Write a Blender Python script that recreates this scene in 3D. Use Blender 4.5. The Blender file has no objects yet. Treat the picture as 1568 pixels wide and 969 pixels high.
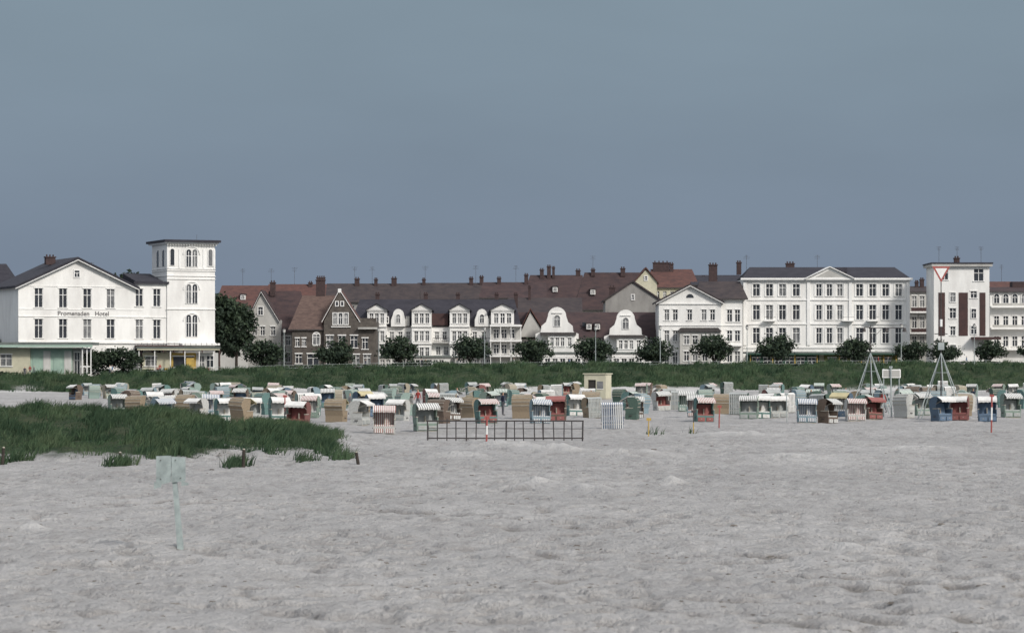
import bpy, math, random
import numpy as np
from mathutils import Vector
F=4355.0; CX=784.0; HY=562.0; CZ=3.6
random.seed(11); rng=np.random.default_rng(5)
scn=bpy.context.scene
# ---------------------------------------------------------------- materials
MATS={}
def mk(name,col,col2=None,scale=1.0,rough=.9,bump=0.0,bscale=8.0,stretch=(1,1,1),lo=.35,hi=.68,obj=False,spec=.3,detail=6):
    m=bpy.data.materials.new(name); m.use_nodes=True; nt=m.node_tree; N=nt.nodes; L=nt.links
    b=N['Principled BSDF']; b.inputs['Roughness'].default_value=rough
    b.inputs['Specular IOR Level'].default_value=spec
    if obj:
        g=N.new('ShaderNodeTexCoord'); out=g.outputs['Object']
    else:
        g=N.new('ShaderNodeNewGeometry'); out=g.outputs['Position']
    mp=N.new('ShaderNodeMapping'); mp.inputs['Scale'].default_value=stretch; L.new(out,mp.inputs[0])
    n=N.new('ShaderNodeTexNoise'); n.inputs['Scale'].default_value=scale; n.inputs['Detail'].default_value=detail; n.inputs['Roughness'].default_value=.65
    L.new(mp.outputs[0],n.inputs[0])
    r=N.new('ShaderNodeMapRange'); r.inputs[1].default_value=lo; r.inputs[2].default_value=hi; L.new(n.outputs[0],r.inputs[0])
    mx=N.new('ShaderNodeMix'); mx.data_type='RGBA'; L.new(r.outputs[0],mx.inputs[0])
    if col2 is None: col2=tuple(c*.82 for c in col)
    mx.inputs[6].default_value=(*col,1); mx.inputs[7].default_value=(*col2,1)
    L.new(mx.outputs[2],b.inputs['Base Color'])
    if bump:
        n2=N.new('ShaderNodeTexNoise'); n2.inputs['Scale'].default_value=bscale; n2.inputs['Detail'].default_value=5; L.new(out,n2.inputs[0])
        bp=N.new('ShaderNodeBump'); bp.inputs['Strength'].default_value=bump; bp.inputs['Distance'].default_value=.05
        L.new(n2.outputs[0],bp.inputs['Height']); L.new(bp.outputs[0],b.inputs['Normal'])
    MATS[name]=m; return m
def stripes(name,c1,c2,freq,rough=.85):
    m=bpy.data.materials.new(name); m.use_nodes=True; nt=m.node_tree; N=nt.nodes; L=nt.links
    b=N['Principled BSDF']; b.inputs['Roughness'].default_value=rough; b.inputs['Specular IOR Level'].default_value=.2
    tc=N.new('ShaderNodeTexCoord'); s=N.new('ShaderNodeSeparateXYZ'); L.new(tc.outputs['Object'],s.inputs[0])
    a=N.new('ShaderNodeMath'); a.operation='MULTIPLY'; a.inputs[1].default_value=freq; L.new(s.outputs[0],a.inputs[0])
    f=N.new('ShaderNodeMath'); f.operation='SINE'; L.new(a.outputs[0],f.inputs[0])
    g=N.new('ShaderNodeMath'); g.operation='GREATER_THAN'; g.inputs[1].default_value=.25; L.new(f.outputs[0],g.inputs[0])
    mx=N.new('ShaderNodeMix'); mx.data_type='RGBA'; L.new(g.outputs[0],mx.inputs[0])
    mx.inputs[6].default_value=(*c1,1); mx.inputs[7].default_value=(*c2,1); L.new(mx.outputs[2],b.inputs['Base Color'])
    return m
white=mk('white_plaster',(.83,.82,.79),(.65,.635,.61),.35,.9,.25,6,(1,1,.35))
white2=mk('old_white_plaster',(.68,.67,.64),(.47,.46,.43),.4,.9,.25,6,(1,1,.35))
trim=mk('white_trim',(.84,.83,.81),(.73,.72,.69),1.2)
grayp=mk('grey_plaster',(.33,.32,.30),(.22,.21,.20),.5,.92,.3,6,(1,1,.4))
lgray=mk('light_grey_plaster',(.50,.49,.46),(.36,.35,.33),.5,.92,.3,6,(1,1,.4))
cream=mk('cream_paint',(.58,.55,.42),(.46,.44,.33),.8)
yellow=mk('yellow_panel',(.55,.38,.10),(.42,.29,.09),.9)
mint=mk('mint_paint',(.38,.50,.42),(.29,.40,.34),.8)
dgreen=mk('dark_green_paint',(.045,.10,.07),(.03,.07,.05),.8)
olive=mk('olive_panel',(.20,.20,.07),(.12,.14,.06),.6)
brick=mk('dark_brick',(.125,.11,.095),(.065,.057,.052),1.4,.95,.4,9)
maroon=mk('maroon_tile',(.074,.048,.047),(.042,.031,.034),.6,.9,.5,5,(1,1,3))
broof=mk('brown_tile',(.068,.054,.053),(.038,.033,.037),.7,.9,.5,5,(1,1,3))
droof=mk('dark_slate',(.042,.040,.050),(.026,.025,.033),.7,.8,.4,5,(1,1,3))
redroof=mk('red_tile',(.125,.062,.052),(.072,.042,.040),.9,.9,.5,5,(1,1,3))
orroof=mk('rust_tile',(.14,.095,.080),(.08,.054,.048),1.2,.9,.5,5,(1,1,3))
chim=mk('chimney_brick',(.080,.053,.051),(.045,.033,.034),2,.95,.4,9)
metal=mk('dark_metal',(.07,.065,.065),(.05,.042,.04),3,.6)
lmetal=mk('pale_metal',(.40,.44,.43),(.28,.31,.31),3,.6)
glass=mk('window_glass',(.045,.05,.058),(.028,.03,.036),.5,.2,spec=.5)
curt=mk('curtained_glass',(.24,.24,.24),(.08,.085,.09),1.3,.3,spec=.5)
dwood=mk('brown_panel',(.075,.04,.037),(.05,.03,.03),1.2,.7)
roofgrey=mk('roofing_felt',(.17,.19,.18),(.11,.13,.12),.6)
bark=mk('bark',(.055,.045,.038),(.03,.026,.022),4,.95,.5,20)
leafd=mk('leaf_dark',(.026,.042,.025),(.015,.027,.018),.8,.8)
leafl=mk('leaf_light',(.050,.074,.040),(.030,.048,.029),.8,.8)
grs=mk('dune_grass_blades',(.048,.084,.044),(.082,.112,.062),.5,.85,lo=.42,hi=.62,spec=.1)
grs2=mk('dune_grass_dark',(.026,.050,.029),(.050,.078,.043),.5,.85,lo=.4,hi=.62,spec=.1)
seaweed=mk('dry_seaweed',(.11,.10,.09),(.18,.165,.145),4)
shell=mk('pale_opal',(.58,.57,.54),(.48,.47,.45),4)
aqua=mk('faded_grey_paint',(.36,.415,.405),(.22,.255,.25),5,.8)
redp=mk('faded_red_paint',(.38,.10,.09),(.27,.08,.07),3,.7)
# ---------------------------------------------------------------- mesh builder
class MB:
    def __init__(s): s.v=[]; s.f=[]; s.m=[]; s.mats=[]
    def mi(s,mat):
        if mat not in s.mats: s.mats.append(mat)
        return s.mats.index(mat)
    def poly(s,pts,mat):
        b=len(s.v); s.v+= [tuple(p) for p in pts]; s.f.append(tuple(range(b,b+len(pts)))); s.m.append(s.mi(mat))
    def loft(s,A,B,mat,caps=True):
        n=len(A); b=len(s.v); s.v+=[tuple(p) for p in A]+[tuple(p) for p in B]; mi=s.mi(mat)
        for i in range(n):
            j=(i+1)%n; s.f.append((b+i,b+j,b+n+j,b+n+i)); s.m.append(mi)
        if caps:
            s.f.append(tuple(range(b+n-1,b-1,-1))); s.m.append(mi); s.f.append(tuple(range(b+n,b+2*n))); s.m.append(mi)
    def box(s,x0,x1,y0,y1,z0,z1,mat):
        A=[(x0,y0,z0),(x1,y0,z0),(x1,y0,z1),(x0,y0,z1)]; B=[(p[0],y1,p[2]) for p in A]; s.loft(A,B,mat)
    def xprism(s,pts,x0,x1,mat): s.loft([(x0,a,b) for a,b in pts],[(x1,a,b) for a,b in pts],mat)
    def tube(s,p0,p1,r,mat,n=6,r2=None):
        p0=Vector(p0); p1=Vector(p1); r2=r if r2 is None else r2
        d=(p1-p0).normalized(); u=d.orthogonal().normalized(); w=d.cross(u)
        A=[p0+(u*math.cos(t)+w*math.sin(t))*r for t in [2*math.pi*i/n for i in range(n)]]
        B=[p1+(u*math.cos(t)+w*math.sin(t))*r2 for t in [2*math.pi*i/n for i in range(n)]]
        s.loft(A,B,mat)
    def mesh(s,name,org=(0,0,0)):
        me=bpy.data.meshes.new(name)
        o=org; me.from_pydata([(a-o[0],b-o[1],c-o[2]) for a,b,c in s.v],[],s.f)
        for m in s.mats: me.materials.append(m)
        me.polygons.foreach_set('material_index',s.m); me.update(); return me
    def obj(s,name,loc=(0,0,0),parent=None,org=None):
        o=bpy.data.objects.new(name,s.mesh(name,org if org else (0,0,0))); scn.collection.objects.link(o); o.location=loc
        if parent: o.parent=parent
        return o
# ---------------------------------------------------------------- terrain
def vnoise(x,y,seed=0):
    x=np.asarray(x,float); y=np.asarray(y,float)
    xi=np.floor(x).astype(np.int64); yi=np.floor(y).astype(np.int64); fx=x-xi; fy=y-yi
    fx=fx*fx*(3-2*fx); fy=fy*fy*(3-2*fy)
    def h(a,b):
        n=(a*374761393+b*668265263+seed*1442695041)&0xFFFFFFFF
        n=((n^(n>>13))*1274126177)&0xFFFFFFFF
        return ((n^(n>>16))&0xFFFF)/65535.0
    return (h(xi,yi)*(1-fx)+h(xi+1,yi)*fx)*(1-fy)+(h(xi,yi+1)*(1-fx)+h(xi+1,yi+1)*fx)*fy
def fbm(x,y,s=0,o=4):
    t=0;a=.5
    for i in range(o): t=t+a*vnoise(x*2**i,y*2**i,s+i); a*=.5
    return t/(1-.5**o)
def sst(a,b,x):
    t=np.clip((x-a)/(b-a),0,1); return t*t*(3-2*t)
def flat_at(px,py):
    D=CZ*F/(py-HY); return ((px-CX)/F*D,D)
def Yc(X): X=np.clip(X,-150,200); return np.where(X<0,455+.4*X,455+.08*X)
def zcr(X): return np.interp(X,[-81,-46,-19,84],[2.1,2.75,3.4,3.9])
def dune_left(X,Y):
    hc=np.interp(X*128/np.maximum(Y,90),[-40,-23.4,-19.5,-15.9,-11.5,-9.1,-6.4],[1.75,1.52,1.36,1.08,.56,.26,0])
    w=(fbm(X*.35,Y*.12,9)-.5)*13
    bl=.76+.48*fbm(X*.42,Y*.16,19)
    return hc*bl*sst(105,126,Y+w)*(1-sst(138,162,Y+w*.5))
HEAPS=[(905,747,.6,1.0,.22),(822,741,.55,.9,.18),(1298,838,.45,.5,.13),(1225,703,1.6,2.2,.22),(970,699,1.5,2.2,.26),(770,688,1.9,2.0,.26),(850,693,1.6,2,.24),(1130,668,2.2,3,.25),(700,700,1.2,2,.2),(1028,738,.4,.6,.2),(48,806,.5,.6,.12),(1400,690,1.5,2,.2)]
RUTS=[((860,836),(1640,866)),((980,902),(1680,952)),((1160,868),(1680,906)),((540,776),(1020,814)),((1100,918),(1680,990)),((100,770),(620,752)),((300,900),(900,880))]
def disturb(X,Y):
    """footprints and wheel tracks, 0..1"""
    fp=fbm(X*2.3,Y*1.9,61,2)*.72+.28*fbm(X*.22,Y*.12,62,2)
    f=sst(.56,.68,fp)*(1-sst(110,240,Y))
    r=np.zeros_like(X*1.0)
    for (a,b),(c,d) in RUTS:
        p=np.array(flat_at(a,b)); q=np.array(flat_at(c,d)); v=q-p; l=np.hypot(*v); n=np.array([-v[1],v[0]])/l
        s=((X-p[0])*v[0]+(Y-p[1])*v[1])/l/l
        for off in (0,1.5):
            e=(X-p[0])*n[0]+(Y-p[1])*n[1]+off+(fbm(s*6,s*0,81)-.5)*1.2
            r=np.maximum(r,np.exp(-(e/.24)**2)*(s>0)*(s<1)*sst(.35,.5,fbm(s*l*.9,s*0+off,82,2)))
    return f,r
def terr(X,Y):
    X=np.asarray(X,float); Y=np.asarray(Y,float)
    t=Y-Yc(X); zc=zcr(X)
    base=sst(-28,-3,t+(fbm(X*.07,Y*.07,3)-.5)*14)*zc+ (1-sst(-3,3,t))*sst(-30,-14,t)*(fbm(X*.16,Y*.16,4)-.5)*2.1
    base=base-sst(0,4,t)*.12
    dl=dune_left(X,Y)
    und=(fbm(X*.09,Y*.06,1)-.5)*.30+(fbm(X*.6,Y*.45,2)-.5)*.17+(fbm(X*2.3,Y*1.6,7,3)-.5)*.14*(1-sst(150,300,Y))
    f,r=disturb(X,Y); und=und-f*.10-r*.11
    z=base+dl+und*(1-sst(-6,0,t))+dl*.3*(fbm(X*.8,Y*.5,5)-.5)
    for px,py,sx,sy,h in HEAPS:
        x,y=flat_at(px,py); q=((X-x)/sx)**2+((Y-y)/sy)**2
        z=z+h*np.exp(-q)*(.35+1.3*fbm(X*1.6,Y*1.2,71,3))
    return z
def grassmask(X,Y):
    t=Y-Yc(X)
    g=sst(-27,-22,t+(fbm(X*.1,Y*.1,21)-.5)*16)*(1-sst(.5,3,t))
    dl=dune_left(X,Y)
    g2=sst(.12,.28,dl*(.15+1.9*fbm(X*.55,Y*.22,22)))
    return np.maximum(g,g2)
ys=np.concatenate([np.linspace(-300,20,12)[:-1],np.geomspace(20,36,30)[:-1],np.geomspace(36,75,340)[:-1],np.geomspace(75,200,340)[:-1],np.linspace(200,410,150)[:-1],np.linspace(410,480,130)[:-1],np.linspace(480,640,20)[:-1],np.geomspace(640,9000,24)])
nx=680; us=np.linspace(-1,1,nx)
wid=np.where(ys<640, 30+np.maximum(ys,0)*.235, 180+(ys-640)*1.0)
us=us*(.66+.34*us*us)
Yg=np.repeat(ys[:,None],nx,1); Xg=us[None,:]*wid[:,None]
Zg=terr(Xg,Yg); Gg=grassmask(Xg,Yg)
V=np.stack([Xg,Yg,Zg],-1).reshape(-1,3)
ny=len(ys); ii=np.arange(ny-1)[:,None]*nx+np.arange(nx-1)[None,:]
Fq=np.stack([ii,ii+1,ii+nx+1,ii+nx],-1).reshape(-1,4)
def fastmesh(name,V,Fa,k):
    me=bpy.data.meshes.new(name); me.vertices.add(len(V)); me.vertices.foreach_set('co',V.astype(np.float32).ravel())
    n=len(Fa); me.loops.add(n*k); me.loops.foreach_set('vertex_index',Fa.astype(np.int32).ravel())
    me.polygons.add(n); me.polygons.foreach_set('loop_start',np.arange(n,dtype=np.int32)*k)
    me.update(calc_edges=True); return me
me=fastmesh('ground',V,Fq,4)
def setattr_(n,a):
    at=me.attributes.new(n,'FLOAT','POINT'); at.data.foreach_set('value',a.ravel().astype(np.float32))
setattr_('grass',Gg); setattr_('pave',sst(.5,3,Yg-Yc(Xg)))
pale=np.zeros_like(Xg)
for px,py,sx,sy,h in HEAPS:
    x,y=flat_at(px,py); pale=np.maximum(pale,np.exp(-((Xg-x)/sx)**2-((Yg-y)/sy)**2))
pale=np.maximum(pale*sst(.35,.6,fbm(Xg*1.6,Yg*1.2,71,3)+.1),sst(-34,-27,Yg-Yc(Xg))*(1-sst(-25,-20,Yg-Yc(Xg))))
setattr_('pale',pale); f,r=disturb(Xg,Yg); setattr_('track_shade',np.clip(f*.45+r*.95,0,1))
me.polygons.foreach_set('use_smooth',np.ones(len(Fq),bool))
g=bpy.data.objects.new('ground',me); scn.collection.objects.link(g)
m=bpy.data.materials.new('sand_ground'); m.use_nodes=True; nt=m.node_tree; N=nt.nodes; L=nt.links; b=N['Principled BSDF']
b.inputs['Roughness'].default_value=.95; b.inputs['Specular IOR Level'].default_value=.1
geo=N.new('ShaderNodeNewGeometry')
def nz(scale,det=5,stretch=(1,1,1)):
    mp=N.new('ShaderNodeMapping'); mp.inputs['Scale'].default_value=stretch; L.new(geo.outputs['Position'],mp.inputs[0])
    n=N.new('ShaderNodeTexNoise'); n.inputs['Scale'].default_value=scale; n.inputs['Detail'].default_value=det; n.inputs['Roughness'].default_value=.7; L.new(mp.outputs[0],n.inputs[0]); return n.outputs[0]
def mr(i,a,bb,c=0,d=1):
    r=N.new('ShaderNodeMapRange'); r.inputs[1].default_value=a; r.inputs[2].default_value=bb; r.inputs[3].default_value=c; r.inputs[4].default_value=d; L.new(i,r.inputs[0]); return r.outputs[0]
def mixc(f,a,bb):
    x=N.new('ShaderNodeMix'); x.data_type='RGBA'; L.new(f,x.inputs[0])
    for k,c in ((6,a),(7,bb)):
        if isinstance(c,tuple): x.inputs[k].default_value=(*c,1)
        else: L.new(c,x.inputs[k])
    return x.outputs[2]
def attr(n):
    a=N.new('ShaderNodeAttribute'); a.attribute_name=n; return a.outputs['Fac']
c=mixc(mr(nz(.10,5,(1,.6,1)),.38,.62),(.49,.478,.468),(.40,.39,.383))
c=mixc(mr(nz(1.3,7,(1,.35,1)),.46,.72,0,.85),c,(.30,.288,.278))
c=mixc(mr(nz(8,4,(1,.5,1)),.56,.74,0,.75),c,(.22,.208,.198))
c=mixc(mr(nz(3.2,5,(1,.35,1)),.58,.72,0,.6),c,(.58,.57,.555))
c=mixc(attr('track_shade'),c,(.22,.205,.19))  # packed sand in footprints and ruts, with shade of the hollows painted in
c=mixc(mr(attr('pale'),0,1,0,.7),c,(.62,.608,.59))
c=mixc(attr('grass'),c,mixc(mr(nz(.6),.4,.62),(.032,.054,.030),(.065,.078,.046)))
c=mixc(attr('pave'),c,(.24,.23,.21))
L.new(c,b.inputs['Base Color'])
ad=N.new('ShaderNodeMath'); ad.operation='ADD'; L.new(nz(1.8,7),ad.inputs[0]); L.new(nz(6,4),ad.inputs[1])
bp=N.new('ShaderNodeBump'); bp.inputs['Strength'].default_value=1; bp.inputs['Distance'].default_value=.2; L.new(ad.outputs[0],bp.inputs['Height']); L.new(bp.outputs[0],b.inputs['Normal'])
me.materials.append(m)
# ---------------------------------------------------------------- grass
def grass(name,X,Y,nb,hmin,hmax,wb,spread,mats,clump=True):
    n=len(X); X=np.repeat(X,nb)+rng.normal(0,spread,n*nb); Y=np.repeat(Y,nb)+rng.normal(0,spread,n*nb)
    Z=terr(X,Y)-.05; M=len(X); a=rng.uniform(0,6.28,M); h=rng.uniform(hmin,hmax,M)
    if clump: h=h*(.3+1.5*sst(.35,.7,fbm(X*.7,Y*.35,91,3)))
    ln=rng.normal(.30,.25,M)*h
    w=wb*rng.uniform(.6,1.3,M); dx=np.cos(a)*w; dy=np.sin(a)*w*.4
    lx=ln*.9+rng.normal(0,.28,M)*h; ly=rng.normal(0,.25,M)*h
    p0=np.stack([X-dx,Y-dy,Z],-1); p1=np.stack([X+dx,Y+dy,Z],-1)
    p2=np.stack([X+lx*.4+dx*.7,Y+ly*.4+dy*.7,Z+h*.6],-1); p3=np.stack([X+lx*.4-dx*.7,Y+ly*.4-dy*.7,Z+h*.6],-1)
    p4=np.stack([X+lx,Y+ly,Z+h*.95],-1)
    V=np.stack([p0,p1,p2,p3,p4],1).reshape(-1,3); b=np.arange(M)*5
    T=np.concatenate([np.stack([b,b+1,b+2],-1),np.stack([b,b+2,b+3],-1),np.stack([b+3,b+2,b+4],-1)])
    me=fastmesh(name,V,T,3)
    for m in mats: me.materials.append(m)
    k=(fbm(X*.45,Y*.18,31)+rng.normal(0,.08,M)>.5).astype(np.int32)
    me.polygons.foreach_set('material_index',np.concatenate([k,k,k]))
    o=bpy.data.objects.new(name,me); scn.collection.objects.link(o); return o
X=rng.uniform(-42,-4,80000); Y=rng.uniform(94,165,80000); gm=grassmask(X,Y)*(.10+1.0*(fbm(X*.8,Y*.4,41)>.47)); k=rng.uniform(0,1,80000)<gm; k&=(X>-.2*Y-8)
X=X[k][:17000]; Y=Y[k][:17000]; grass('dune_grass',X,Y,8,.16,.42,.022,.16,[grs,grs2])
X=rng.uniform(-115,115,90000); Y=Yc(X)+rng.uniform(-33,3,90000); gm=grassmask(X,Y)*(.22+.9*(fbm(X*.35,Y*.35,42)>.48)); k=rng.uniform(0,1,90000)<gm
X=X[k][:30000]; Y=Y[k][:30000]; grass('dune_grass',X,Y,5,.25,.7,.06,.35,[grs,grs2])
def at(px,py,z=0):
    D=(CZ-z)*F/(py-HY); return ((px-CX)/F*D,D)
tx=[];ty=[]
for px,py,n,sp in [(178,714,50,.22),(360,714,40,.2),(524,705,34,.2),(203,700,16,.3),(120,698,30,.5),(60,702,26,.4),(300,700,30,.4),(470,706,14,.25),(420,700,14,.3),(18,708,34,.3),(240,706,14,.2),(500,699,18,.3),(440,692,30,.6),(480,694,24,.5),(390,694,20,.5),(1000,665,3,.2),(1062,664,2,.2)]:
    x,y=at(px,py)
    for i in range(n): tx.append(x+random.gauss(0,sp)); ty.append(y+random.gauss(0,.8))
grass('grass_tuft',np.array(tx),np.array(ty),9,.22,.6,.022,.08,[grs,grs2],False)
# ---------------------------------------------------------------- debris (dry weed bits, flat)
mb=MB()
def lump(x,y,s,mat,fl=.25):
    z=float(terr(x,y)); n=5; A=[];B=[]; e=random.uniform(1.2,3.2)
    for i in range(n):
        t=i*6.283/n; r=s*random.uniform(.5,1.2); A.append((x+r*e*math.cos(t),y+r*math.sin(t),z-.02)); r*=.55; B.append((x+r*e*math.cos(t),y+r*math.sin(t),z+s*fl*random.uniform(.6,1.1)))
    mb.loft(A,B,mat)
for i in range(460):
    py=650+319*random.random()**.8; px=random.uniform(-80,1650); x,y=at(px,py); lump(x,y,random.uniform(.010,.028)*(1+y/80),seaweed,.4)
for (a,b2),(c2,d) in RUTS:
    for i in range(34):
        t=random.random(); px=a+(c2-a)*t; py=b2+(d-b2)*t+random.gauss(0,1.5); x,y=at(px,py); lump(x,y,random.uniform(.015,.036),seaweed,.5)
mb.obj('beach_debris')
# ---------------------------------------------------------------- building kit
class Bld:
    def __init__(s,name,D,rot=0,piv=0):
        s.name=name; s.D=D; s.k=D/F; s.rot=math.radians(rot); s.piv=piv; s.parts={}
    def W(s,x,y,d):
        X=(x-CX)*s.k; Z=CZ+(HY-y)*s.k; Y=s.D+d
        if s.rot:
            px=(s.piv-CX)*s.k; l=(X-px)/math.cos(s.rot); c,sn=math.cos(s.rot),math.sin(s.rot)
            X=px+l*c-d*sn; Y=s.D+l*sn+d*c
        return (X,Y,Z)
    def P(s,part): return s.parts.setdefault(part,MB())
    def box(s,part,mat,x0,x1,y0,y1,d0,d1): s.prism(part,mat,[(x0,y1),(x1,y1),(x1,y0),(x0,y0)],d0,d1)
    def prism(s,part,mat,pts,d0,d1): s.P(part).loft([s.W(a,b,d0) for a,b in pts],[s.W(a,b,d1) for a,b in pts],mat)
    def xprism(s,part,mat,pts,x0,x1): s.P(part).loft([s.W(x0,b,a) for a,b in pts],[s.W(x1,b,a) for a,b in pts],mat)
    def wall(s,x0,x1,y0,y1,ops,mat,d=0,depth=10,trims=True,mull=True,gl=None,part='walls'):
        p=s.P(part); m=1/s.k; rev=.2; th=.3
        xs=sorted({x0,x1}|{o[0] for o in ops}|{o[1] for o in ops}); yy=sorted({y0,y1}|{o[2] for o in ops}|{o[3] for o in ops})
        for a,b2 in zip(xs[:-1],xs[1:]):
            for c2,e in zip(yy[:-1],yy[1:]):
                mx=(a+b2)/2; my=(c2+e)/2
                if any(o[0]<mx<o[1] and o[2]<my<o[3] for o in ops): continue
                p.poly([s.W(a,e,d),s.W(b2,e,d),s.W(b2,c2,d),s.W(a,c2,d)],mat)
        for (a,b2) in ((x0,y0),(x1,y0)):
            p.poly([s.W(a,y1,d),s.W(a,y0,d),s.W(a,y0,d+th),s.W(a,y1,d+th)],mat)
        p.poly([s.W(x0,y0,d),s.W(x1,y0,d),s.W(x1,y0,d+th),s.W(x0,y0,d+th)],mat)
        if depth>th: s.box(part,mat,x0,x1,y0,y1,d+th,d+depth)
        for (a,b2,c2,e) in ops:
            for q in ([(a,e),(a,c2)],[(b2,e),(b2,c2)],[(a,c2),(b2,c2)],[(a,e),(b2,e)]):
                p.poly([s.W(*q[0],d),s.W(*q[1],d),s.W(*q[1],d+rev),s.W(*q[0],d+rev)],mat)
            gm=gl or (glass if random.random()<.66 else curt)
            s.P('windows').poly([s.W(a,e,d+rev),s.W(b2,e,d+rev),s.W(b2,c2,d+rev),s.W(a,c2,d+rev)],gm)
            if mull:
                w=.045*m; f0=d+.08; f1=d+.15
                n=max(1,round((b2-a)*s.k/1.0))
                for i in range(1,n+1 if n==1 else n):
                    cx=a+(b2-a)*i/(n if n>1 else 2); s.box('window_frames',trim,cx-w,cx+w,c2,e,f0,f1)
                cy=c2+(e-c2)*.34; s.box('window_frames',trim,a,b2,cy-w,cy+w,f0+.003,f1+.003)
                s.box('window_frames',trim,a,a+w*1.5,c2,e,f0,f1); s.box('window_frames',trim,b2-w*1.5,b2,c2,e,f0,f1)
            if trims:
                s.box('sills',trim,a-.15*m,b2+.15*m,e,e+.14*m,d-.14,d+.01)
                s.box('hoods',trim,a-.12*m,b2+.12*m,c2-.2*m,c2-.02*m,d-.10,d+.01)
    def band(s,x0,x1,y,h,pr,d=0,mat=None): s.box('cornices',mat or trim,x0,x1,y-h/2,y+h/2,d-pr,d+.015)
    def win(s,x,y,w,h,d=0,arch=False,fr=None,mull=True):
        m=1/s.k; t=.13*m
        def out(g):
            x0,x1,yt,yb=x-w/2-g,x+w/2+g,y-h/2-g,y+h/2+(g if not arch else g*.5)
            if not arch: return [(x0,yb),(x1,yb),(x1,yt),(x0,yt)]
            r=(x1-x0)/2; return [(x0,yb),(x1,yb)]+[(x+r*math.cos(a),yt+r-r*math.sin(a)) for a in [math.pi*i/8 for i in range(9)]]
        O=out(t); I=out(0); n=len(O); p=s.P('window_frames'); fm=fr or trim
        for i in range(n):
            j=(i+1)%n; A=[O[i],O[j],I[j],I[i]]; p.loft([s.W(a,b2,d-.12) for a,b2 in A],[s.W(a,b2,d+.01) for a,b2 in A],fm)
        s.prism('windows',glass if random.random()<.7 else curt,I,d-.02,d+.005)
        if mull: s.box('window_frames',trim,x-.04*m,x+.04*m,y-h/2+.3*m,y+h/2,d-.07,d-.03); s.box('window_frames',trim,x-w/2,x+w/2,y-h*.12-.04*m,y-h*.12+.04*m,d-.072,d-.032)
    def hip(s,x0,x1,yE,yR,d0,d1,iL,iR,mat,part='roof'):
        p=s.P(part); dm=(d0+d1)/2; A=s.W(x0,yE,d0);B=s.W(x1,yE,d0);C=s.W(x1,yE,d1);D=s.W(x0,yE,d1);R=s.W(x0+iL,yR,dm);Q=s.W(x1-iR,yR,dm)
        p.poly([A,B,Q,R],mat);p.poly([C,D,R,Q],mat);p.poly([D,A,R],mat);p.poly([B,C,Q],mat);p.poly([D,C,B,A],mat)
        s.box('gutter',metal,x0,x1,yE+.02/s.k,yE+.2/s.k,d0-.05,d0+.1)
    def groof(s,x0,xr,x1,yE,yR,d0,d1,mat,t=.3,yE2=None):
        t=t/s.k; yE2=yE if yE2 is None else yE2
        s.prism('roof',mat,[(x0,yE),(xr,yR),(xr,yR-t),(x0,yE-t)],d0,d1); s.prism('roof',mat,[(xr,yR),(x1,yE2),(x1,yE2-t),(xr,yR-t)],d0,d1)
    def chimney(s,x,yt,yb,w,d,pots=2):
        m=1/s.k; s.box('chimneys',chim,x-w/2,x+w/2,yt,yb,d,d+.9); s.box('chimneys',chim,x-w/2-.1*m,x+w/2+.1*m,yt-.18*m,yt,d-.1,d+1.0)
        for i in range(pots):
            cx=x-w/2+(i+.5)*w/pots; s.P('chimneys').tube(s.W(cx,yt-.1*m,d+.45),s.W(cx,yt-.5*m,d+.45),.13,chim,6)
    def antenna(s,x,yt,yb,d):
        p=s.P('antennas'); p.tube(s.W(x,yb,d),s.W(x,yt,d),.035,metal,4)
        for i in range(3): 
            y=yt+(1+i*2.2); w=random.uniform(2.5,5); p.tube(s.W(x-w,y,d),s.W(x+w,y,d),.025,metal,4)
    def dormer(s,x,y,w,h,d,mat=None,rm=None):
        s.box('dormers',mat or white2,x-w/2,x+w/2,y-h/2,y+h/2,d,d+3); s.win(x,y,w*.6,h*.6,d); s.box('dormers',rm or broof,x-w/2-1,x+w/2+1,y-h/2-1.6,y-h/2,d-.2,d+3.1)
    def done(s):
        allv=[v for p in s.parts.values() for v in p.v]; o=(sum(v[0] for v in allv)/len(allv),sum(v[1] for v in allv)/len(allv),min(v[2] for v in allv))
        e=bpy.data.objects.new(s.name,None); scn.collection.objects.link(e); e.location=o; s.e=e; s.o=o
        for n,p in s.parts.items(): p.obj(n,parent=e,org=o)
        return e
def G(xs,rows,w): return [(x-w/2,x+w/2,a,b) for x in xs for a,b in rows]
# ---- left hotel with tower
B=Bld('white_seaside_hotel',440,24,28)
ops=G([57,92,127,161],[(441,470),(488,517)],12)+G([203,229],[(440,467),(488,517)],11)+G([57,92,127,161,203,229],[(533,556)],13)
B.wall(28,243.5,438,585,ops,white,0,16)
B.prism('gable',white,[(28,438),(196,438),(112,397)],0,.4); B.prism('gable',white,[(28,438),(196,438),(112,397)],15.4,16)
B.groof(22,112,202,441,395.5,-.7,16.5,droof,.35); B.groof(22.5,112,201.5,442.6,397.4,-.75,-.45,trim,.12)
B.band(28,208,473,1,.06); B.band(28,243,484,1,.12); B.band(28,243,524,3,.25); B.band(28,196,437.4,1,.08)
B.win(112,418,7,10); B.chimney(91,391,402,14,7,3); B.chimney(150,404,420,6,9,1); B.antenna(146,398,420,5)
B.box('walls',white,196,243,432,438,0.02,16)
B.box('roof',droof,194,246,428.5,432,-.5,16.2); B.xprism('roof',droof,[(-.3,428.4),(7,414),(7,428.4)],197,238)
B.wall(243.5,315,368,585,[],white,-.25,8.2,part='tower')
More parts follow.
